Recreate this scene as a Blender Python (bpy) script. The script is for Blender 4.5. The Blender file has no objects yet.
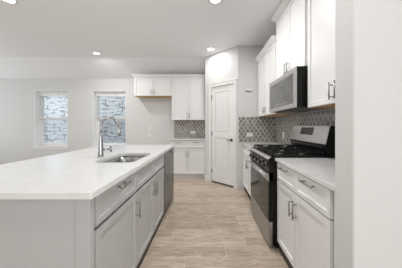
import bpy, bmesh, math, random
from mathutils import Vector, Matrix
random.seed(4)
S = bpy.context.scene
COL = S.collection
PI = math.pi

# ---------------------------------------------------------------- camera
cam = bpy.data.cameras.new('camera'); co = bpy.data.objects.new('camera', cam); COL.objects.link(co)
co.location = (0, 0, 1.22); co.rotation_euler = (PI/2, 0, 0)
cam.sensor_width = 36; cam.lens = 180/402*36
cam.shift_x = -6.8/402; cam.shift_y = -8.4/402
cam.clip_start = 0.02
S.camera = co
# ---------------------------------------------------------------- world, lights, exposure
w = bpy.data.worlds.new('world'); S.world = w; w.use_nodes = True
bg = w.node_tree.nodes['Background']; bg.inputs[0].default_value = (0.90, 0.945, 0.985, 1); bg.inputs[1].default_value = 1.6
S.view_settings.view_transform = 'Standard'; S.view_settings.look = 'None'
S.view_settings.gamma = 1; S.view_settings.use_curve_mapping = False
S.view_settings.exposure = 0.17

def area(name, loc, rot, sx, sy, power, color=(1, 1, 1), shape='RECTANGLE'):
    l = bpy.data.lights.new(name, 'AREA'); l.shape = shape; l.size = sx
    if shape in ('RECTANGLE', 'ELLIPSE'): l.size_y = sy
    l.energy = power; l.color = color
    o = bpy.data.objects.new(name, l); COL.objects.link(o); o.location = loc; o.rotation_euler = rot
    return o
# added fill lamps, out of view behind the camera and at both sides
area('fill_behind', (-1.6, -3.3, 1.25), (PI/2+.22, 0, 0), 6.8, 2.3, 34, (0.935, 0.965, 1.0))
area('fill_left', (-6.05, 2.6, 1.45), (PI/2+.15, 0, -PI/2), 3.8, 2.1, 33, (0.90, 0.95, 1.0))
area('fill_right', (2.12, -2.1, 1.4), (PI/2, 0, PI/2), 2.4, 2.1, 76, (0.97, 0.985, 1.0))
DOWN_POWER = 13.0

# ---------------------------------------------------------------- materials
def mat(name, col, rough=0.5, metal=0.0, spec=0.5, **kw):
    m = bpy.data.materials.new(name); m.use_nodes = True
    p = m.node_tree.nodes['Principled BSDF']
    p.inputs['Base Color'].default_value = (*col, 1); p.inputs['Roughness'].default_value = rough
    p.inputs['Metallic'].default_value = metal; p.inputs['Specular IOR Level'].default_value = spec
    for k, v in kw.items(): p.inputs[k].default_value = v
    return m
def nodes(m):
    nt = m.node_tree
    return nt, nt.nodes['Principled BSDF'], (lambda t, **k: _new(nt, t, **k))
def _new(nt, t, **k):
    n = nt.nodes.new(t)
    for a, b in k.items(): setattr(n, a, b)
    return n
def noise_bump(m, scale, strength, dist=0.002):
    nt, p, N = nodes(m)
    tc = N('ShaderNodeTexCoord'); nz = N('ShaderNodeTexNoise'); b = N('ShaderNodeBump')
    nz.inputs['Scale'].default_value = scale; nz.inputs['Detail'].default_value = 4
    b.inputs['Strength'].default_value = strength; b.inputs['Distance'].default_value = dist
    nt.links.new(tc.outputs['Object'], nz.inputs['Vector']); nt.links.new(nz.outputs[0], b.inputs['Height'])
    nt.links.new(b.outputs[0], p.inputs['Normal'])
def noise_col(m, c1, c2, scale, vec=(1, 1, 1), lo=0.35, hi=0.65):
    nt, p, N = nodes(m)
    tc = N('ShaderNodeTexCoord'); mp = N('ShaderNodeMapping'); nz = N('ShaderNodeTexNoise'); r = N('ShaderNodeValToRGB')
    mp.inputs['Scale'].default_value = vec; nz.inputs['Scale'].default_value = scale; nz.inputs['Detail'].default_value = 5
    r.color_ramp.elements[0].position = lo; r.color_ramp.elements[1].position = hi
    r.color_ramp.elements[0].color = (*c1, 1); r.color_ramp.elements[1].color = (*c2, 1)
    nt.links.new(tc.outputs['Object'], mp.inputs[0]); nt.links.new(mp.outputs[0], nz.inputs['Vector'])
    nt.links.new(nz.outputs[0], r.inputs[0]); nt.links.new(r.outputs[0], p.inputs['Base Color'])

M = {}
M['wall'] = mat('wall_paint', (.64, .64, .63), .75, spec=.3); noise_bump(M['wall'], 160, .08)
M['ceiling'] = mat('ceiling_paint', (.85, .86, .872), .85, spec=.2); noise_bump(M['ceiling'], 120, .1)
M['trim'] = mat('trim_paint', (.74, .735, .72), .4)
M['white'] = mat('white_cabinet_paint', (.785, .78, .772), .35); noise_bump(M['white'], 60, .02)
M['gray'] = mat('gray_cabinet_paint', (.44, .437, .431), .38); noise_bump(M['gray'], 60, .02)
M['quartz'] = mat('white_quartz', (.83, .825, .805), .11); noise_col(M['quartz'], (.67, .668, .66), (.71, .708, .70), 9)
M['steel'] = mat('brushed_stainless', (.56, .555, .54), .3, 1.0); noise_col(M['steel'], (.50, .495, .485), (.62, .615, .60), 40, (1, 1, 30))
M['steel_shaded'] = mat('brushed_stainless_shaded', (.40, .395, .385), .34, 1.0)  # same stainless, darkened to paint in the dull floor reflection
M['steel_dark'] = mat('dark_stainless', (.21, .21, .207), .34, 1.0)
M['sinksteel'] = mat('sink_steel', (.34, .335, .325), .36, 1.0)
M['nickel'] = mat('satin_nickel', (.33, .325, .315), .3, 1.0)
M['chrome'] = mat('polished_chrome', (.40, .40, .40), .16, 1.0)
M['black'] = mat('black_enamel', (.008, .008, .008), .3, spec=.22)
M['iron'] = mat('cast_iron', (.012, .012, .012), .55, spec=.25); noise_bump(M['iron'], 200, .2)
M['glassblack'] = mat('black_glass', (.015, .015, .015), .06, spec=.45)
M['glasssmoke'] = mat('smoked_door_glass', (.09, .09, .088), .07, spec=1.0)
M['bronze'] = mat('dark_bronze', (.06, .055, .05), .3, 1.0)
M['plate'] = mat('white_plastic', (.76, .755, .74), .35)
M['slot'] = mat('dark_slot', (.05, .05, .05), .6)
M['wood'] = mat('cabinet_underside_wood', (.55, .36, .19), .55); noise_col(M['wood'], (.48, .30, .15), (.62, .42, .23), 12, (1, 8, 1))
M['vinyl'] = mat('white_vinyl', (.82, .83, .83), .4)
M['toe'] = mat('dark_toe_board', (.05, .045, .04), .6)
M['mark'] = mat('pale_print', (.6, .6, .6), .5)
M['rubber'] = mat('black_rubber', (.02, .02, .02), .7)

# window glass and insect screen
def thin(name, colr, fac, gl=False):
    m = bpy.data.materials.new(name); m.use_nodes = True; nt = m.node_tree; nt.nodes.clear()
    o = nt.nodes.new('ShaderNodeOutputMaterial'); mx = nt.nodes.new('ShaderNodeMixShader'); t = nt.nodes.new('ShaderNodeBsdfTransparent')
    g = nt.nodes.new('ShaderNodeBsdfGlossy' if gl else 'ShaderNodeBsdfDiffuse'); g.inputs[0].default_value = (*colr, 1)
    if gl: g.inputs['Roughness'].default_value = .02
    mx.inputs[0].default_value = fac
    nt.links.new(t.outputs[0], mx.inputs[1]); nt.links.new(g.outputs[0], mx.inputs[2]); nt.links.new(mx.outputs[0], o.inputs[0])
    return m
M['glass'] = thin('window_glass', (.9, .95, 1), .05, True)
M['screen'] = thin('insect_screen', (.25, .29, .33), .22)

# lit lens
m = bpy.data.materials.new('lit_lens'); m.use_nodes = True
p = m.node_tree.nodes['Principled BSDF']; p.inputs['Emission Color'].default_value = (1, .97, .92, 1); p.inputs['Emission Strength'].default_value = 9
M['lens'] = m

# floor: wood-look planks running across the aisle
m = M['floor'] = mat('wood_look_tile', (.5, .42, .34), .33, spec=.45)
nt, p, N = nodes(m); L = nt.links.new
def MA(op, a, b=None):
    n = N('ShaderNodeMath', operation=op)
    for i, v in enumerate((a, b)):
        if v is None: continue
        if isinstance(v, (int, float)): n.inputs[i].default_value = v
        else: L(v, n.inputs[i])
    return n.outputs[0]
tc = N('ShaderNodeTexCoord'); br = N('ShaderNodeTexBrick', offset=0, offset_frequency=1)
br.inputs['Scale'].default_value = 1; br.inputs['Brick Width'].default_value = .92; br.inputs['Row Height'].default_value = .152
br.inputs['Mortar Size'].default_value = .0035; br.inputs['Mortar Smooth'].default_value = .2; br.inputs['Bias'].default_value = 0
br.inputs['Color1'].default_value = (.48, .395, .315, 1); br.inputs['Color2'].default_value = (.595, .505, .415, 1); br.inputs['Mortar'].default_value = (.68, .62, .55, 1)
fs = N('ShaderNodeSeparateXYZ'); fc = N('ShaderNodeCombineXYZ'); L(tc.outputs['Object'], fs.inputs[0])
row = MA('FLOOR', MA('DIVIDE', fs.outputs['Y'], .152))
jit = MA('FRACT', MA('MULTIPLY', MA('SINE', MA('MULTIPLY', row, 12.9898)), 437.58))
L(MA('ADD', MA('ADD', fs.outputs['X'], 20), MA('MULTIPLY', jit, .92)), fc.inputs[0]); L(fs.outputs['Y'], fc.inputs[1])
L(fc.outputs[0], br.inputs['Vector'])
mp = N('ShaderNodeMapping'); mp.inputs['Scale'].default_value = (1.5, 8, 1); L(tc.outputs['Object'], mp.inputs[0])
nz = N('ShaderNodeTexNoise'); nz.inputs['Scale'].default_value = 2.6; nz.inputs['Detail'].default_value = 9; nz.inputs['Roughness'].default_value = .62; nz.inputs['Distortion'].default_value = 1.6
L(mp.outputs[0], nz.inputs['Vector'])
rp = N('ShaderNodeValToRGB'); rp.color_ramp.elements[0].position = .33; rp.color_ramp.elements[1].position = .66
rp.color_ramp.elements[0].color = (.66, .62, .58, 1); rp.color_ramp.elements[1].color = (1.12, 1.12, 1.12, 1)
L(nz.outputs[0], rp.inputs[0])
mx = N('ShaderNodeMixRGB', blend_type='MULTIPLY'); mx.inputs[0].default_value = 1; L(br.outputs['Color'], mx.inputs[1]); L(rp.outputs[0], mx.inputs[2])
L(mx.outputs[0], p.inputs['Base Color'])

# ogee lattice backsplash tile
m = M['tile'] = mat('ogee_tile', (.2, .17, .14), .14, spec=.6)
nt, p, N = nodes(m); L = nt.links.new
tc = N('ShaderNodeTexCoord'); sx = N('ShaderNodeSeparateXYZ'); L(tc.outputs['Object'], sx.inputs[0])
def MA(op, a, b=None):
    n = N('ShaderNodeMath', operation=op)
    for i, v in enumerate((a, b)):
        if v is None: continue
        if isinstance(v, (int, float)): n.inputs[i].default_value = v
        else: L(v, n.inputs[i])
    return n.outputs[0]
TW, TH = .082, .118
u = MA('ADD', sx.outputs['X'], sx.outputs['Y'])
c = MA('MULTIPLY', MA('COSINE', MA('MULTIPLY', sx.outputs['Z'], 2*PI/TH)), TW/4)
d1 = MA('PINGPONG', MA('SUBTRACT', u, c), TW/2)
d2 = MA('PINGPONG', MA('ADD', MA('SUBTRACT', u, TW/2), c), TW/2)
dd = MA('MINIMUM', d1, d2)
mr = N('ShaderNodeMapRange'); mr.inputs['From Min'].default_value = .0035; mr.inputs['From Max'].default_value = .008; L(dd, mr.inputs[0])
nz = N('ShaderNodeTexNoise'); nz.inputs['Scale'].default_value = 14; L(tc.outputs['Object'], nz.inputs['Vector'])
rp = N('ShaderNodeValToRGB'); rp.color_ramp.elements[0].color = (.17, .16, .145, 1); rp.color_ramp.elements[1].color = (.31, .295, .275, 1)
rp.color_ramp.elements[0].position = .35; rp.color_ramp.elements[1].position = .65
L(nz.outputs[0], rp.inputs[0])
mx = N('ShaderNodeMixRGB'); mx.inputs[1].default_value = (.62, .59, .53, 1); L(mr.outputs[0], mx.inputs[0]); L(rp.outputs[0], mx.inputs[2])
L(mx.outputs[0], p.inputs['Base Color'])
bp = N('ShaderNodeBump'); bp.inputs['Strength'].default_value = .35; bp.inputs['Distance'].default_value = .003; L(mr.outputs[0], bp.inputs['Height']); L(bp.outputs[0], p.inputs['Normal'])

# ledge stone of the house next door
m = M['stone'] = mat('pale_ledge_stone', (.5, .55, .6), .9, spec=.1)
nt, p, N = nodes(m); L = nt.links.new
tc = N('ShaderNodeTexCoord'); nz = N('ShaderNodeTexNoise'); nz.inputs['Scale'].default_value = 1.7; nz.inputs['Detail'].default_value = 4
sp = N('ShaderNodeSeparateXYZ'); cb = N('ShaderNodeCombineXYZ'); L(tc.outputs['Object'], sp.inputs[0]); L(tc.outputs['Object'], nz.inputs['Vector'])
zz = MA('ADD', sp.outputs['Z'], MA('MULTIPLY', MA('SUBTRACT', nz.outputs[0], .5), .42))
L(sp.outputs['X'], cb.inputs[0]); L(zz, cb.inputs[1])
br = N('ShaderNodeTexBrick', offset=.41, squash=.7, squash_frequency=3)
br.inputs['Scale'].default_value = 1; br.inputs['Brick Width'].default_value = .72; br.inputs['Row Height'].default_value = .16
br.inputs['Mortar Size'].default_value = .024; br.inputs['Mortar Smooth'].default_value = .35; br.inputs['Bias'].default_value = -.1
br.inputs['Color1'].default_value = (.56, .61, .645, 1); br.inputs['Color2'].default_value = (.74, .775, .80, 1); br.inputs['Mortar'].default_value = (.13, .15, .17, 1)
L(cb.outputs[0], br.inputs['Vector'])
n2 = N('ShaderNodeTexNoise'); n2.inputs['Scale'].default_value = 4.5; L(tc.outputs['Object'], n2.inputs['Vector'])
r2 = N('ShaderNodeValToRGB'); r2.color_ramp.elements[0].position = .46; r2.color_ramp.elements[1].position = .56; L(n2.outputs[0], r2.inputs[0])
mx = N('ShaderNodeMixRGB'); L(MA('MULTIPLY', r2.outputs[0], .8), mx.inputs[0]); L(br.outputs['Color'], mx.inputs[1]); mx.inputs[2].default_value = (.66, .72, .76, 1)
L(mx.outputs[0], p.inputs['Base Color'])

# ---------------------------------------------------------------- mesh helpers
class MB:
    def __init__(s): s.bm = bmesh.new()
    def _merge(s, b):
        me = bpy.data.meshes.new('tmp'); b.to_mesh(me); b.free(); s.bm.from_mesh(me); bpy.data.meshes.remove(me)
    def box(s, x0, x1, y0, y1, z0, z1, bev=0.0, seg=2):
        b = bmesh.new(); bmesh.ops.create_cube(b, size=1)
        for v in b.verts: v.co = Vector((x0+(v.co.x+.5)*(x1-x0), y0+(v.co.y+.5)*(y1-y0), z0+(v.co.z+.5)*(z1-z0)))
        if bev: bmesh.ops.bevel(b, geom=b.edges[:], offset=bev, segments=seg, affect='EDGES', profile=.5)
        s._merge(b); return s
    def panel(s, x0, x1, z0, z1, yb, yf, rail=.057, dep=.010, cham=.007, bev=.0015):
        """shaker front: slab from y=yb (back) to y=yf (front, smaller y) with a recessed centre"""
        b = bmesh.new(); bmesh.ops.create_cube(b, size=1)
        for v in b.verts: v.co = Vector((x0+(v.co.x+.5)*(x1-x0), yf+(v.co.y+.5)*(yb-yf), z0+(v.co.z+.5)*(z1-z0)))
        b.normal_update()
        f = [f for f in b.faces if f.normal.y < -.9]
        bmesh.ops.inset_region(b, faces=f, thickness=rail, depth=0)
        bmesh.ops.inset_region(b, faces=f, thickness=cham, depth=-dep)
        s._merge(b); return s
    def ring(s, x0, x1, z0, z1, wd, y0, y1):
        s.box(x0, x0+wd, y0, y1, z0, z1); s.box(x1-wd, x1, y0, y1, z0, z1)
        s.box(x0+wd, x1-wd, y0, y1, z0, z0+wd); s.box(x0+wd, x1-wd, y0, y1, z1-wd, z1); return s
    def prism(s, pts, z0, z1):
        b = bmesh.new(); vs = [b.verts.new((x, y, z0)) for x, y in pts]; f = b.faces.new(vs)
        r = bmesh.ops.extrude_face_region(b, geom=[f])
        for v in r['geom']:
            if isinstance(v, bmesh.types.BMVert): v.co.z = z1
        bmesh.ops.recalc_face_normals(b, faces=b.faces[:]); s._merge(b); return s
    def extrude_x(s, prof, x0, x1):
        """profile of (y,z) points swept along x"""
        b = bmesh.new(); vs = [b.verts.new((x0, y, z)) for y, z in prof]; f = b.faces.new(vs)
        r = bmesh.ops.extrude_face_region(b, geom=[f])
        for v in r['geom']:
            if isinstance(v, bmesh.types.BMVert): v.co.x = x1
        bmesh.ops.recalc_face_normals(b, faces=b.faces[:]); s._merge(b); return s
    def cyl(s, p0, p1, r0, r1=None, n=20):
        return s.tube([p0, p1], [r0, r0 if r1 is None else r1], n)
    def tube(s, pts, rs, n=14):
        b = bmesh.new(); pts = [Vector(q) for q in pts]
        if isinstance(rs, (int, float)): rs = [rs]*len(pts)
        t0 = (pts[1]-pts[0]).normalized(); a = Vector((0, 0, 1)) if abs(t0.z) < .9 else Vector((1, 0, 0))
        nx = t0.cross(a).normalized(); rings = []
        for i, q in enumerate(pts):
            t = (pts[min(i+1, len(pts)-1)]-pts[max(i-1, 0)]).normalized()
            nx = (nx - t*nx.dot(t)).normalized(); ny = t.cross(nx)
            rings.append([b.verts.new(q+rs[i]*(math.cos(2*PI*k/n)*nx+math.sin(2*PI*k/n)*ny)) for k in range(n)])
        for i in range(len(rings)-1):
            for k in range(n):
                b.faces.new((rings[i][k], rings[i][(k+1) % n], rings[i+1][(k+1) % n], rings[i+1][k]))
        b.faces.new(rings[0][::-1]); b.faces.new(rings[-1])
        bmesh.ops.recalc_face_normals(b, faces=b.faces[:])
        for f in b.faces: f.smooth = len(f.verts) == 4
        s._merge(b); return s
    def lathe(s, prof, c=(0, 0, 0), n=28):
        b = bmesh.new(); rings = []
        for r, z in prof: rings.append([b.verts.new((c[0]+r*math.cos(2*PI*k/n), c[1]+r*math.sin(2*PI*k/n), c[2]+z)) for k in range(n)])
        for i in range(len(rings)-1):
            for k in range(n):
                f = b.faces.new((rings[i][k], rings[i][(k+1) % n], rings[i+1][(k+1) % n], rings[i+1][k])); f.smooth = True
        b.faces.new(rings[0][::-1]); b.faces.new(rings[-1])
        bmesh.ops.recalc_face_normals(b, faces=b.faces[:]); s._merge(b); return s
    def build(s, name, m, parent=None):
        me = bpy.data.meshes.new(name); s.bm.to_mesh(me); s.bm.free()
        me.materials.append(M[m] if isinstance(m, str) else m)
        o = bpy.data.objects.new(name, me); COL.objects.link(o)
        if parent: o.parent = parent
        return o
def thing(name, label, cat, loc=(0, 0, 0), rz=0, group=None):
    o = bpy.data.objects.new(name, None); COL.objects.link(o); o.empty_display_size = .1
    o.location = loc; o.rotation_euler = (0, 0, rz); o['label'] = label; o['category'] = cat
    if group: o['group'] = group
    return o
def tag(o, label, cat, group=None):
    o['label'] = label; o['category'] = cat
    if group: o['group'] = group
    return o
def struct(o): o['kind'] = 'structure'; return o
def sempty(name, loc=(0, 0, 0), rz=0):
    o = bpy.data.objects.new(name, None); COL.objects.link(o); o.location = loc; o.rotation_euler = (0, 0, rz); return struct(o)
def dup(root, loc, rz, label):
    r = root.copy(); COL.objects.link(r); r.location = loc; r.rotation_euler = (0, 0, rz); r['label'] = label
    for ch in list(root.children):
        c = ch.copy(); COL.objects.link(c); c.parent = r
        for g in ch.children:
            d = g.copy(); COL.objects.link(d); d.parent = c
    return r
RIGHT, ISL = -PI/2, PI/2          # fronts facing the aisle from the right run / from the island

# ---------------------------------------------------------------- room shell
YB, XR, H, HS, YS = 4.77, 1.30, 2.75, 2.47, 4.02     # back wall, right wall, ceiling, lowered ceiling, its edge
XL, YF, XN = -6.2, -3.5, 2.2
Ax, Ay, Bx, By = -.06, 4.02, .58, 3.45               # angled pantry wall
struct(MB().box(XL-.1, XN+.1, YF-.1, YB+.15, -.12, 0).build('floor', 'floor'))
struct(MB().box(XL-.1, XN+.1, YF-.1, YB+.25, H, H+.12).extrude_x([(YS, H), (YB, H), (YB, HS)], XL, Ax).build('ceiling', 'ceiling'))
WZ0, WZ1 = .655, 2.137
WINS = [(-4.60, -3.71), (-3.055, -2.17)]
b = MB(); xs = XL-.1
for x0, x1 in WINS:
    b.box(xs, x0, YB, YB+.25, 0, H); b.box(x0, x1, YB, YB+.25, 0, WZ0); b.box(x0, x1, YB, YB+.25, WZ1, H); xs = x1
b.box(xs, XN+.1, YB, YB+.25, 0, H); struct(b.build('wall_back', 'wall'))
struct(MB().box(XL-.1, XL, YF, YB, 0, H).build('wall_left', 'wall'))
struct(MB().box(XL, XN, YF-.1, YF, 0, H).build('wall_front', 'wall'))
struct(MB().box(XR, XR+.12, .924, YB, 0, H).build('wall_right', 'wall'))
struct(MB().box(XN, XN+.1, YF, .924, 0, H).build('wall_hall', 'wall'))
# stub wall end beside the camera, with a rounded drywall corner
b = bmesh.new(); bmesh.ops.create_cube(b, size=1)
for v in b.verts: v.co = Vector((.648+(v.co.x+.5)*(XN-.648), .803+(v.co.y+.5)*.121, (v.co.z+.5)*H))
bmesh.ops.bevel(b, geom=[e for e in b.edges if all(v.co.x < .7 for v in e.verts) and abs(e.verts[0].co.z-e.verts[1].co.z) > 1], offset=.012, segments=5, affect='EDGES', profile=.5)
mb = MB(); mb._merge(b); struct(mb.build('wall_stub', 'wall'))
struct(MB().box(Bx, XR, By, By+.11, 0, H).build('wall_corner', 'wall'))
struct(MB().box(Ax, Ax+.11, Ay+.05, YB, 0, H).build('wall_pantry_side', 'wall'))
ANG = math.atan2(By-Ay, Bx-Ax); LEN = math.hypot(By-Ay, Bx-Ax)
D0, D1, DH = .188, .764, 2.04                        # door opening on the angled wall
pw = MB().box(0, D0, 0, .11, 0, H).box(D1, LEN, 0, .11, 0, H).box(D0, D1, 0, .11, DH, H).build('wall_pantry', 'wall')
pw.location = (Ax, Ay, 0); pw.rotation_euler = (0, 0, ANG); struct(pw)
# door
d = sempty('door_1', (Ax, Ay, 0), ANG)
b = MB(); x0, x1, zb, zt = D0+.003, D1-.003, .036, DH-.004
P = [(.30, .965), (1.07, 1.925)]; st = .105
b.box(x0, x0+st, .004, .039, zb, zt).box(x1-st, x1, .004, .039, zb, zt)
b.box(x0+st, x1-st, .004, .039, zb, P[0][0]).box(x0+st, x1-st, .004, .039, P[0][1], P[1][0]).box(x0+st, x1-st, .004, .039, P[1][1], zt)
for z0, z1 in P:
    b.panel(x0+st, x1-st, z0, z1, .034, .016, rail=.004, dep=-.0, cham=.001)
    b.box(x0+st+.028, x1-st-.028, .009, .03, z0+.028, z1-.028, .005, 2)
b.build('door_slab', 'trim', d)
h = MB().cyl((x1-.055, .004, .935), (x1-.055, -.006, .935), .027, .025, 24).cyl((x1-.055, -.006, .935), (x1-.055, -.045, .935), .009)
h.tube([(x1-.05, -.045, .935), (x1-.09, -.047, .936), (x1-.155, -.043, .932)], [.011, .010, .008])
h = h.build('door_lever', 'bronze', d)
for zc in (.25, 1.05, 1.83):
    MB().cyl((x0-.002, -.004, zc-.045), (x0-.002, -.004, zc+.045), .006, n=10).box(x0-.001, x0+.018, .0015, .004, zc-.045, zc+.045).build('hinge', 'nickel', d)
tr = MB()
CW = .068
for a0, a1 in ((D0-CW, D0), (D1, D1+CW)): tr.box(a0, a1, -.017, 0, 0, DH+.003, .004).box(a0+.012, a1-.012, -.021, -.015, 0, DH+.003, .002)
tr.box(D0-CW-.008, D1+CW+.008, -.019, 0, DH+.003, DH+.078, .004).box(D0-CW-.014, D1+CW+.014, -.027, 0, DH+.068, DH+.084, .003)
tr.box(D0-.0, D0+.002, 0, .11, 0, DH).box(D1-.002, D1, 0, .11, 0, DH)
tr = tr.build('trim_1', 'trim'); tr.location = (Ax, Ay, 0); tr.rotation_euler = (0, 0, ANG); struct(tr)
bb = MB().box(.0, D0-CW-.004, -.014, 0, 0, .12, .003).box(D1+CW+.004, LEN, -.014, 0, 0, .12, .003).build('baseboard_pantry', 'trim')
bb.location = (Ax, Ay, 0); bb.rotation_euler = (0, 0, ANG); struct(bb)
struct(MB().box(XL, -.91, YB-.014, YB, 0, .12, .003).build('baseboard_back', 'trim'))
struct(MB().box(XL, XL+.014, YF, YB-.016, 0, .12, .003).build('baseboard_left', 'trim'))
struct(MB().box(.62, XN, .789, .803, 0, .12, .003).box(.634, .648, .80, .915, 0, .12, .003).build('baseboard_stub', 'trim'))

# windows
for i, (x0, x1) in enumerate(WINS):
    wn = sempty('window_%d' % (i+1), ((x0+x1)/2, YB, WZ0)); hw = (x1-x0)/2; hh = WZ1-WZ0
    MB().ring(-hw, hw, .02, hh, .035, .165, .245).build('window_frame', 'vinyl', wn)
    mz = .735
    MB().box(-hw+.0005, -hw+.010, 0, .1645, .0205, hh-.0005).box(hw-.010, hw-.0005, 0, .1645, .0205, hh-.0005).box(-hw+.010, hw-.010, 0, .1645, hh-.010, hh-.0005).build('jamb_liner', 'vinyl', wn)
    MB().ring(-hw+.036, hw-.036, mz-.02, hh-.036, .03, .205, .23).build('upper_sash', 'vinyl', wn)
    MB().ring(-hw+.036, hw-.036, .056, mz+.025, .036, .172, .200).build('lower_sash', 'vinyl', wn)
    MB().box(-hw+.066, hw-.066, .215, .219, mz+.01, hh-.066).build('upper_pane', 'glass', wn)
    MB().box(-hw+.072, hw-.072, .184, .188, .092, mz-.011).build('lower_pane', 'glass', wn)
    MB().box(-hw+.037, hw-.037, .236, .239, .056, mz).build('insect_screen', 'screen', wn)
    MB().box(-.03, .03, .158, .174, mz+.018, mz+.032, .003).build('sash_lock', 'vinyl', wn)
    MB().box(-hw-.03, hw+.03, -.022, -.001, -.004, .02, .004).box(-hw+.001, hw-.001, -.002, .1645, .002, .02).build('window_stool', 'trim', wn)
    MB().box(-hw-.012, hw+.012, -.013, -.001, -.06, -.005, .003).build('window_apron', 'trim', wn)
    bl = thing('window_blind', ['white slatted blind half raised in the left window, nearest the left wall',
                                'white slatted blind half raised in the right window, behind the tall faucet'][i], 'blind',
               ((x0+x1)/2, YB+.128, 1.36), 0, 'white window blinds')
    MB().box(-hw+.016, hw-.016, -.028, .028, .660, .765, .004).build('valance', 'vinyl', bl)
    sl = MB()
    for k in range(12):
        z = .632-k*.05
        sl.extrude_x([(-.024, z-.003), (0, z+.001), (.024, z-.003), (.024, z-.0005), (0, z+.0035), (-.024, z-.0005)], -hw+.018, hw-.018)
    sl.build('slats', 'vinyl', bl)
    MB().box(-hw+.018, hw-.018, -.025, .025, .055, .075, .004).build('bottom_rail', 'vinyl', bl)
    cd = MB()
    for xx in (-hw*.62, 0, hw*.62): cd.cyl((xx, -.0255, .07), (xx, -.0255, .67), .0012, n=6)
    cd.build('ladder_cord', 'vinyl', bl)
    MB().box(hw*.18, hw*.34, -.0295, -.0275, .706, .714).build('valance_label', 'slot', bl)
# outside
struct(MB().box(-16, 3, 7.6, 7.8, -.4, 5.5).build('wall_exterior', 'stone'))
M['ground'] = mat('outside_gravel', (.42, .42, .40), .95); noise_bump(M['ground'], 40, .5)
struct(MB().box(-16, 3, YB+.26, 7.6, -.6, -.4).build('ground_exterior', 'ground'))

# ---------------------------------------------------------------- tiles on the walls
BT = .012
def bsp(label, *bx):
    o = MB().box(*bx).build('backsplash', 'tile'); tag(o, label, 'backsplash')
bsp('taupe ogee tiled backsplash on the back wall between the white cabinets', -.89, -.062, YB-BT, YB-.001, .907, 1.352)
bsp('taupe ogee tiled backsplash facing the room, in the corner right of the pantry door', Bx+.012, XR-BT-.001, By-BT, By-.001, .907, 1.385)
bsp('long ogee tiled backsplash running behind the gas range under the microwave', XR-BT, XR-.001, .93, By-.001, .907, 1.385)

# ---------------------------------------------------------------- cabinet parts
def pull(parent, x, z, y, length, vert, m='nickel'):
    b = MB(); r = .0058; off = .032; k = length/2-.02
    if vert:
        b.cyl((x, y-off, z-length/2), (x, y-off, z+length/2), r, n=12)
        for s in (-k, k): b.cyl((x, y+.001, z+s), (x, y-off, z+s), .0048, n=10)
    else:
        b.cyl((x-length/2, y-off, z), (x+length/2, y-off, z), r, n=12)
        for s in (-k, k): b.cyl((x+s, y+.001, z), (x+s, y-off, z), .0048, n=10)
    return b.build('handle', m, parent)
FT = .02
def base_cabinet(label, loc, rz, wd, depth, colour, drawers, doors, group, toe='toe', open_top=False, gap=.011, hz=.838, hl=.15, tk=.006, ht=.876):
    """drawers: list of (x0,x1,handle); doors: list of (x0,x1,hinge) hinge side L/R -> handle on the other side"""
    t = thing('base_cabinet', label, 'cabinet', loc, rz, group)
    b = MB()
    b.box(0, .018, 0, depth, .1, ht).box(wd-.018, wd, 0, depth, .1, ht).box(.018, wd-.018, 0, depth, .1, .118)
    b.box(.018, wd-.018, depth-.012, depth, .118, ht)
    if not open_top: b.box(.018, wd-.018, .05, depth-.012, ht-.018, ht)
    b.box(0, drawers[0][0]+.001, -.001, .02, .1, ht).box(drawers[-1][1]-.001, wd, -.001, .02, .1, ht)
    b.build('body', colour, t)
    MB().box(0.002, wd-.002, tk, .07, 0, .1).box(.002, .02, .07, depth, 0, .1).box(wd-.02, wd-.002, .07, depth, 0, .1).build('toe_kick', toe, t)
    g = .003
    for x0, x1, hd in drawers:
        o = MB().panel(x0+g, x1-g, .700+gap/2, ht-.010, -.001, -FT, rail=.042, dep=.012, cham=.004).build('false_front' if not hd else 'drawer', colour, t)
        if hd: pull(o, (x0+x1)/2, hz, -FT, hl, False)
    for x0, x1, hinge in doors:
        o = MB().panel(x0+g, x1-g, .108, .700-gap/2, -.001, -FT, dep=.012, cham=.004).build('door', colour, t)
        pull(o, (x1-.03) if hinge == 'L' else (x0+.03), .575, -FT, .135, True)
    return t
def crown(wd, depth, z0, z1, out, left, right):
    b = bmesh.new(); rings = []
    for f, z in ((.10, z0), (.10, z0+.012), (.25, z0+.018), (.9, z1-.016), (1.0, z1-.014), (1.0, z1)):
        e = out*f
        xa = -min(e, .02+.5*e) if left else 0; xb = wd+(e if right else 0); ya = -FT-e
        rings.append([b.verts.new(q) for q in ((xa, ya, z), (xb, ya, z), (xb, depth, z), (xa, depth, z))])
    for i in range(len(rings)-1):
        for k in range(4): b.faces.new((rings[i][k], rings[i][(k+1) % 4], rings[i+1][(k+1) % 4], rings[i+1][k]))
    b.faces.new(rings[0][::-1]); b.faces.new(rings[-1]); bmesh.ops.recalc_face_normals(b, faces=b.faces[:])
    m = MB(); m._merge(b); return m
def upper_cabinet(label, loc, rz, wd, depth, z0, z1, zc, doors, left=False, right=False, out=.05, hz=None, hl=.13, under='wood', dtop=None):
    t = thing('upper_cabinet', label, 'cabinet', loc, rz, 'white upper cabinets')
    MB().box(0, wd, 0, depth, .004, z1-z0).build('body', 'white', t)
    MB().box(.001, wd-.001, .001, depth, 0, .004).build('underside', under, t)
    crown(wd, depth, z1-z0+.0005, zc-z0, out, left, right).build('crown_moulding', 'white', t)
    g = .003
    for x0, x1, hinge in doors:
        o = MB().panel(x0+g, x1-g, .006, z1-z0-.006, -.001, -FT).build('door', 'white', t)
        pull(o, (x1-.03) if hinge == 'L' else (x0+.03), hz-z0, -FT, hl, True)
    return t

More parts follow.
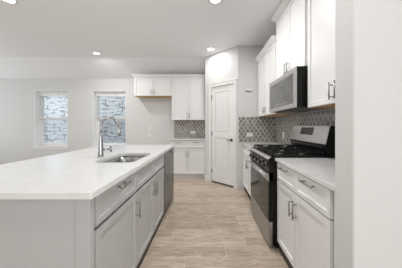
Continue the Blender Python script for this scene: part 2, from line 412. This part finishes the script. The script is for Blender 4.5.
# ---------------------------------------------------------------- back wall cabinets
XB0, XB1 = -.89, -.064; W = XB1-XB0
base_cabinet('white base cabinet against the back wall, left of the pantry door', (XB0, 4.165, 0), 0, W, YB-4.165-.002, 'white',
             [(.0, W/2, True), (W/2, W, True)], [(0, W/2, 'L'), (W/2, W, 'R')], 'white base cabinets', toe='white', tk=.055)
tag(MB().box(XB0-.025, XB1+.001, 4.13, YB-.001, .8765, .906, .003).build('countertop', 'quartz'),
    'short white quartz countertop on the back wall base cabinet beside the pantry', 'countertop')
upper_cabinet('tall white two-door upper cabinet on the back wall, above the taupe tile', (XB0, 4.44, 1.353), 0, W, YB-4.44-.002, 1.353, 2.395, 2.468,
              [(.015, W/2, 'L'), (W/2, W-.015, 'R')], out=.04, hz=1.46)
W2 = .93
upper_cabinet('short white two-door upper cabinet over the empty fridge space', (XB0-W2-.001, 4.44, 1.95), 0, W2, YB-4.44-.002, 1.95, 2.395, 2.468,
              [(.015, W2/2, 'L'), (W2/2, W2-.03, 'R')], left=True, out=.04, hz=2.05, hl=.10)

# ---------------------------------------------------------------- right run
RF = .69                                              # body front plane of the right base run
RY0, RY1 = 1.755, 2.53                                # range, near and far sides
w1 = RY0-.002-.93
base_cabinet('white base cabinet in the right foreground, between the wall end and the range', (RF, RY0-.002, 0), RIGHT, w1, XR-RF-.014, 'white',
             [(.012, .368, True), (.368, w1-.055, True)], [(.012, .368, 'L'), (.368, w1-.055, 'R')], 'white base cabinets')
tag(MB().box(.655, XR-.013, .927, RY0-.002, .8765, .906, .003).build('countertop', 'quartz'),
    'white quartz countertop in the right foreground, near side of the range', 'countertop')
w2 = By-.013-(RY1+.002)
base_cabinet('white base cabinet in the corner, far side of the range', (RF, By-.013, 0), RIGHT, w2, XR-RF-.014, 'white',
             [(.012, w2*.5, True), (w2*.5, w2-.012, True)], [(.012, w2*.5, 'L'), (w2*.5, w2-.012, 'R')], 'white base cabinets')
tag(MB().box(.655, XR-.013, RY1+.002, By-.013, .8765, .906, .003).build('countertop', 'quartz'),
    'white quartz countertop in the corner, far side of the range', 'countertop')
UF = .974; UD = XR-UF-.002
u1 = RY0-.002-.93
upper_cabinet('white upper cabinet nearest the camera, right of the microwave', (UF, RY0-.002, 1.388), RIGHT, u1, UD, 1.388, 2.665, 2.745,
              [(.03, u1/2, 'L'), (u1/2, u1-.012, 'R')], out=.056, hz=1.485, hl=.13)
u2 = RY1-RY0
upper_cabinet('white upper cabinet directly above the microwave', (UF, RY1, 1.806), RIGHT, u2, UD, 1.806, 2.665, 2.745,
              [(.02, u2/2, 'L'), (u2/2, u2-.012, 'R')], left=True, out=.056, hz=1.90, hl=.13, under='white')
u3 = By-.003-(RY1+.002)
upper_cabinet('lower-topped white upper cabinet in the far right corner beside the pantry wall', (UF, By-.003, 1.388), RIGHT, u3, UD, 1.388, 2.42, 2.49,
              [(.02, u3/2, 'L'), (u3/2, u3-.02, 'R')], out=.05, hz=1.475, hl=.10)

# ---------------------------------------------------------------- microwave
mw = thing('microwave', 'stainless over-the-range microwave with dark glass door under the cabinet', 'microwave', (.897, RY1-.006, 1.40), RIGHT)
mW = RY1-RY0-.01; mH = .402; mD = XR-.897-.014
MB().box(0, mW, 0, mD, .0, mH, .004).build('case', 'black', mw)
MB().box(.001, mW-.001, -.026, -.001, .001, mH-.001).build('door', 'black', mw)
b = MB(); b.box(0, mW, -.034, -.0262, 0, .046, .002).box(0, mW, -.034, -.0262, mH-.05, mH, .002).box(0, .035, -.034, -.0262, .046, mH-.05).box(mW-.062, mW, -.034, -.0262, .046, mH-.05)
fr = b.build('door_frame', 'steel', mw)
MB().box(.035, mW-.062, -.031, -.0262, .046, mH-.05).build('door_glass', 'glasssmoke', mw)
b = MB()
for k in range(9):
    xx = .20+k*.043; zz = .068+.012*(k % 2)
    MB().box(xx, xx+.022, -.0318, -.0309, zz, zz+.006).build('touch_key', 'mark', mw)
b = MB()
for k in range(2): MB().box(.06+k*.36, .33+k*.36, .10, .25, -.006, .0).build('grease_filter', 'steel_dark', mw)

# ---------------------------------------------------------------- range
rg = thing('gas_range', 'stainless and black gas range with five knobs and cast iron grates', 'range', (.64, RY1-.006, 0), RIGHT)
gW = RY1-RY0-.012; gD = XR-.64-.016
MB().box(0, gW, 0, gD, .045, .895, .003).build('body', 'black', rg)
for xx in (.05, gW-.05):
    for yy in (.05, gD-.05): MB().cyl((xx, yy, 0), (xx, yy, .0455), .018, n=14).build('foot', 'rubber', rg)
o = MB().box(.004, gW-.004, -.040, -.001, .035, .272, .006).build('storage_drawer', 'steel_shaded', rg)
o = MB().ring(.004, gW-.004, .282, .745, .055, -.040, -.001).box(.004, gW-.004, -.040, -.001, .68, .745).build('oven_door', 'black', rg)
MB().box(.0055, gW-.0055, -.042, -.0395, .668, .744).build('door_top_trim', 'steel', o)
MB().box(.055, gW-.055, -.0365, -.003, .335, .682).build('door_window', 'glassblack', o)
MB().box(.02, gW-.02, -.0425, -.0395, .30, .664).build('door_glass', 'glassblack', o)
h = MB().tube([(.03, -.076, .728), (gW-.03, -.076, .728)], .014, 16)
for xx in (.06, gW-.06): h.cyl((xx, -.038, .728), (xx, -.074, .728), .010, n=12)
h.build('door_handle', 'steel', o)
# sloped control panel and its knobs
cp = MB().extrude_x([(-.040, .757), (-.001, .757), (-.001, .905), (-.022, .905), (-.046, .888)], .002, gW-.002).build('control_panel', 'black', rg)
MB().extrude_x([(-.049, .889), (-.022, .909), (.03, .909), (.03, .912), (-.024, .9125), (-.052, .890)], .001, gW-.001).build('front_edge_trim', 'steel', cp)
for k in range(5):
    xx = gW*(.12+.19*k)
    kb = MB().cyl((xx, -.041, .823), (xx, -.049, .822), .027, .026, 24).cyl((xx, -.049, .822), (xx, -.078, .821), .021, .017, 24).build('knob', 'black', rg)
    MB().box(xx-.003, xx+.003, -.0795, -.0775, .806, .836).cyl((xx, -.046, .8224), (xx, -.0505, .822), .0285, n=24).build('knob_trim', 'steel', kb)
# cooktop
MB().box(0, gW, -.02, gD-.11, .8955, .922, .005).build('cooktop', 'black', rg)
BUR = [(.18, .14, .042), (.18, .38, .034), (gW/2, .26, .05), (gW-.18, .14, .05), (gW-.18, .38, .03)]
for bx_, by_, br_ in BUR:
    o = MB().lathe([(br_+.02, 0), (br_+.02, .006), (br_, .010), (br_, .016)], (bx_, by_, .9222)).build('burner', 'steel_dark', rg)
    MB().lathe([(br_*.85, 0), (br_*.88, .004), (br_*.8, .010)], (bx_, by_, .9384)).build('burner_cap', 'iron', o)
for k in range(3):
    x0 = .02+k*(gW-.04)/3+.003; x1 = .02+(k+1)*(gW-.04)/3-.003; y0, y1 = .0, gD-.135; zt = .958
    g = MB().ring(x0, x1, 0, 1, .001, 0, 1) if False else MB()
    tz = .0115
    g.box(x0, x1, y0, y0+.012, zt-tz, zt, .002).box(x0, x1, y1-.012, y1, zt-tz, zt, .002)
    g.box(x0, x0+.012, y0+.012, y1-.012, zt-tz, zt, .002).box(x1-.012, x1, y0+.012, y1-.012, zt-tz, zt, .002)
    xm = (x0+x1)/2; ym = (y0+y1)/2
    g.box(x0+.012, x1-.012, ym-.006, ym+.006, zt-tz, zt, .002)
    for yc in ((y0+ym)/2, (ym+y1)/2):
        g.box(x0+.012, xm-.03, yc-.005, yc+.005, zt-tz, zt, .002).box(xm+.03, x1-.012, yc-.005, yc+.005, zt-tz, zt, .002)
        g.box(xm-.005, xm+.005, yc+.03, yc+.115, zt-tz, zt, .002).box(xm-.005, xm+.005, yc-.115, yc-.03, zt-tz, zt, .002)
    for xx in (x0+.001, x1-.013):
        for yy in (y0+.001, ym-.006, y1-.013): g.box(xx, xx+.012, yy, yy+.012, .9222, zt-tz)
    g.build('grate', 'iron', rg)
# back guard
bg0 = gD-.125
gd = MB().extrude_x([(bg0+.02, .9225), (gD, .9225), (gD, 1.216), (bg0+.045, 1.216), (bg0, 1.03), (bg0, .99)], 0, gW).build('back_guard', 'black', rg)
sn = math.hypot(.045, .186)
def guard(x0, x1, t0, t1, o0, o1):
    q = lambda t, o: (bg0+.045*t - .186/sn*o, 1.03+.186*t + .045/sn*o)
    return MB().extrude_x([q(t0, o0), q(t1, o0), q(t1, o1), q(t0, o1)], x0, x1)
guard(.004, gW-.004, .02, 1.0, .0005, .006).build('guard_face', 'steel', gd)
guard(gW*.31, gW*.66, .44, .90, .0062, .0085).build('clock_display', 'glassblack', gd)
b = MB()
for k in range(4):
    for r in range(2): guard(gW*.34+k*.058, gW*.34+k*.058+.035, .52+r*.2, .60+r*.2, .0086, .0092).build('display_key', 'slot', gd)
b = MB()
for k in range(14): MB().box(.06+k*.047, .06+k*.047+.03, bg0-.0015, bg0+.001, .998, 1.006).build('vent_slot', 'steel_dark', gd)

# ---------------------------------------------------------------- island
IF_ = -.58; ID = .60; IY0 = .862
i1, i2 = 1.43, 2.30; DW1 = 2.925
w_ = i1-.001-(IY0+.03)
base_cabinet('gray island base cabinet nearest the camera, one drawer over one door', (IF_, IY0+.03, 0), ISL, w_, ID, 'gray',
             [(.006, w_, True)], [(.006, w_, 'L')], 'gray island cabinets', gap=.021, hl=.12)
w_ = i2-i1-.002
base_cabinet('gray island sink base cabinet with two doors under the sink', (IF_, i1+.001, 0), ISL, w_, ID, 'gray',
             [(.0, w_/2, False), (w_/2, w_, False)], [(0, w_/2, 'L'), (w_/2, w_, 'R')], 'gray island cabinets', open_top=True, gap=.021)
# dishwasher
dw = thing('dishwasher', 'dark stainless dishwasher at the far end of the island', 'dishwasher', (IF_, i2+.010, 0), ISL)
dWd = DW1-i2-.014
MB().box(0.006, dWd-.006, .004, ID-.03, .03, .872).build('tub', 'black', dw)
o = MB().box(.003, dWd-.003, -.028, -.001, .115, .868, .004).build('door_panel', 'steel_dark', dw)
MB().box(.003, dWd-.003, -.0295, -.0275, .79, .862, .0005).build('control_strip', 'steel_dark', o)
MB().cyl((dWd*.62, -.0296, .826), (dWd*.62, -.034, .826), .022, .021, 24).build('dial', 'black', o)
MB().box(.01, dWd-.01, .03, .045, .0, .112).build('kick_plate', 'black', dw)
def ipanel(name, label, *bx):
    t = MB().box(*bx).build(name, 'gray'); return tag(t, label, 'panel')
PX = -1.36
b = MB().box(PX, IF_-.0, IY0, IY0+.028, 0, .876, .001).box(IF_-.055, IF_+FT, IY0-.006, IY0+.028, 0, .876, .002).box(IF_-.045, IF_-.041, IY0-.008, IY0, .0, .876)
tag(b.build('island_end_panel', 'gray'), 'flat gray end panel of the island facing the camera', 'panel')
ipanel('island_end_panel', 'gray end panel closing the far end of the island past the dishwasher', PX, IF_+FT, DW1+.001, DW1+.035, 0, .876)
ipanel('island_back_panel', 'gray back panel of the island under the seating overhang', PX, PX+.14, IY0+.029, DW1, 0, .876)
# sink and countertop with the opening
SX0, SX1, SY0, SY1 = -.985, -.635, 1.53, 2.06
def rrect(x0, x1, y0, y1, r, n=6):
    pts = []
    for cx, cy, a in ((x1-r, y1-r, 0), (x0+r, y1-r, 90), (x0+r, y0+r, 180), (x1-r, y0+r, 270)):
        for k in range(n+1):
            t = math.radians(a+90*k/n); pts.append((cx+r*math.cos(t), cy+r*math.sin(t)))
    return pts
def slab_hole(outer, inner, z0, z1):
    b = bmesh.new(); es = []
    for lp in (outer, inner):
        vs = [b.verts.new((x, y, z0)) for x, y in lp]
        for k in range(len(vs)): es.append(b.edges.new((vs[k], vs[(k+1) % len(vs)])))
    bmesh.ops.triangle_fill(b, use_beauty=True, edges=es)
    r = bmesh.ops.extrude_face_region(b, geom=b.faces[:])
    for v in r['geom']:
        if isinstance(v, bmesh.types.BMVert): v.co.z = z1
    bmesh.ops.recalc_face_normals(b, faces=b.faces[:])
    m = MB(); m._merge(b); return m
ct = slab_hole(rrect(-1.66, -.54, .837, 2.965, .006, 3), rrect(SX0, SX1, SY0, SY1, .06), .8765, .906).build('countertop', 'quartz')
tag(ct, 'large white quartz island countertop with the sink cutout', 'countertop')
sk = thing('sink', 'undermount stainless sink set into the island countertop', 'sink', ((SX0+SX1)/2, (SY0+SY1)/2, .876))
hx, hy = (SX1-SX0)/2, (SY1-SY0)/2
b = bmesh.new(); rings = []
for e, z, rr in ((.02, -.001, .07), (.003, -.001, .06), (.0025, -.10, .06), (.0, -.165, .06), (-.018, -.19, .06), (-.05, -.2, .05)):
    rings.append([b.verts.new((x, y, z)) for x, y in rrect(-hx-e, hx+e, -hy-e, hy+e, rr)])
n = len(rings[0])
for i in range(len(rings)-1):
    for k in range(n):
        f = b.faces.new((rings[i][k], rings[i][(k+1) % n], rings[i+1][(k+1) % n], rings[i+1][k])); f.smooth = i > 0
b.faces.new(rings[-1])
bmesh.ops.recalc_face_normals(b, faces=b.faces[:])
m_ = MB(); m_._merge(b); m_.build('bowl', 'sinksteel', sk)
MB().lathe([(.045, 0), (.045, .003), (.038, .004), (.030, .001), (.004, .0015), (.002, .008)], (0, 0, -.1995)).build('drain', 'chrome', sk)
# faucet
FX, FY, FZ = -1.095, 1.84, .906
fa = thing('faucet', 'tall chrome gooseneck faucet standing beside the island sink', 'faucet', (FX, FY, FZ))
MB().lathe([(.031, 0), (.031, .006), (.027, .010), (.0255, .03), (.0245, .09), (.021, .14), (.016, .20), (.0125, .245)]).build('body', 'chrome', fa)
R_ = .088; path = [(0, 0, .244), (.002, 0, .275), (.006, 0, .305)]
for k in range(1, 15):
    a = PI - PI*k/15*1.08; path.append((.006+R_+R_*math.cos(a), 0, .305+R_*math.sin(a)))
MB().tube(path, .0115, 16).build('spout', 'chrome', fa)
e = Vector(path[-1]); dvec = (e-Vector(path[-2])).normalized()
MB().tube([e-dvec*.002, e+dvec*.012, e+dvec*.05, e+dvec*.092], [.0125, .015, .0165, .0185], 18).build('spray_head', 'chrome', fa)
MB().cyl((.018, 0, .066), (.075, -.004, .072), .0085, n=14).cyl((.075, -.004, .072), (.1, -.005, .075), .011, n=14).tube([(.103, -.005, .105), (.105, -.005, .075), (.107, -.005, .045)], [.010, .013, .012], 14).build('handle', 'chrome', fa)

# ---------------------------------------------------------------- plates on the walls
def outlet(label, loc, rz, wd=.072, ht=.115, kind='outlet'):
    t = thing('wall_outlet' if kind == 'outlet' else 'wall_switch', label, 'outlet' if kind == 'outlet' else 'switch', loc, rz, 'white wall plates')
    MB().box(-wd/2, wd/2, -.006, -.0003, -ht/2, ht/2, .002).build('cover_plate', 'plate', t)
    for q in (-.022, .022):
        if wd > ht: so = MB().box(q-.014, q+.014, -.008, -.0055, -.017, .017, .002)
        else: so = MB().box(-.017, .017, -.008, -.0055, q-.014, q+.014, .002)
        so = so.build('socket', 'plate', t)
        for p in (-.006, .006):
            if wd > ht: MB().box(q-.005, q+.004, -.0086, -.0078, p-.001, p+.001).build('slot', 'slot', so)
            else: MB().box(p-.001, p+.001, -.0086, -.0078, q-.004, q+.005).build('slot', 'slot', so)
    return t
outlet('white outlet plate on the taupe tile of the back wall', (-.395, YB-BT-.0003, 1.04), 0, .118, .074)
outlet('white outlet plate on the taupe tile in the corner right of the pantry door', (.80, By-BT-.0003, 1.045), 0, .118, .074)
outlet('white outlet plate on the tile left of the range back guard', (XR-BT-.0003, 3.06, 1.055), RIGHT, .072, .115)
outlet('upper white outlet plate on the bare wall of the fridge space', (-1.545, YB-.0003, 1.13), 0)
outlet('lower white outlet plate on the bare wall of the fridge space', (-1.545, YB-.0003, .955), 0)
ch = thing('door_chime', 'small white chime box high on the wall right of the pantry door', 'chime', (.775, By-.0003, 1.90))
MB().box(-.06, .06, -.034, 0, -.018, .022, .005).build('case', 'plate', ch)
MB().box(-.05, .05, -.030, -.004, -.026, -.0185, .002).build('case_shadow', 'slot', ch)  # dark strip painting in the shadow under the case

# ---------------------------------------------------------------- recessed lights
LP = [(-2.35, 3.80, 'round recessed ceiling light above the island, far from the pantry'), (.06, 3.60, 'round recessed ceiling light close to the pantry wall'),
      (-2.42, 2.18, 'round recessed ceiling light at the top left edge'), (.09, 2.18, 'round recessed ceiling light above the aisle, nearer the camera'),
      (-2.42, .55, 'round recessed ceiling light out of view on the left, added for fill'), (.09, .55, 'round recessed ceiling light out of view over the aisle, added for fill')]  # last two are unseen, added for more light
for x, y, lb in LP:
    t = thing('recessed_light', lb, 'ceiling light', (x, y, H), 0, 'recessed ceiling lights')
    b = bmesh.new(); n = 32; rings = []
    for r, z in ((.088, -.0005), (.086, -.006), (.064, -.010), (.060, -.002)): rings.append([b.verts.new((r*math.cos(2*PI*k/n), r*math.sin(2*PI*k/n), z)) for k in range(n)])
    for i in range(3):
        for k in range(n): b.faces.new((rings[i][k], rings[i][(k+1) % n], rings[i+1][(k+1) % n], rings[i+1][k])).smooth = True
    bmesh.ops.recalc_face_normals(b, faces=b.faces[:])
    q = MB(); q._merge(b); q.build('trim_ring', 'trim', t)
    MB().lathe([(.060, -.003), (.060, -.001)]).build('lens', 'lens', t)
    l = area('downlight_lamp', (0, 0, -.014), (0, 0, 0), .11, .11, DOWN_POWER*(.42 if 3.5 < y < 3.7 else (1.35 if y > 1 else .7) if x > 0 else 1), (1, .99, .975), 'DISK'); l.parent = t
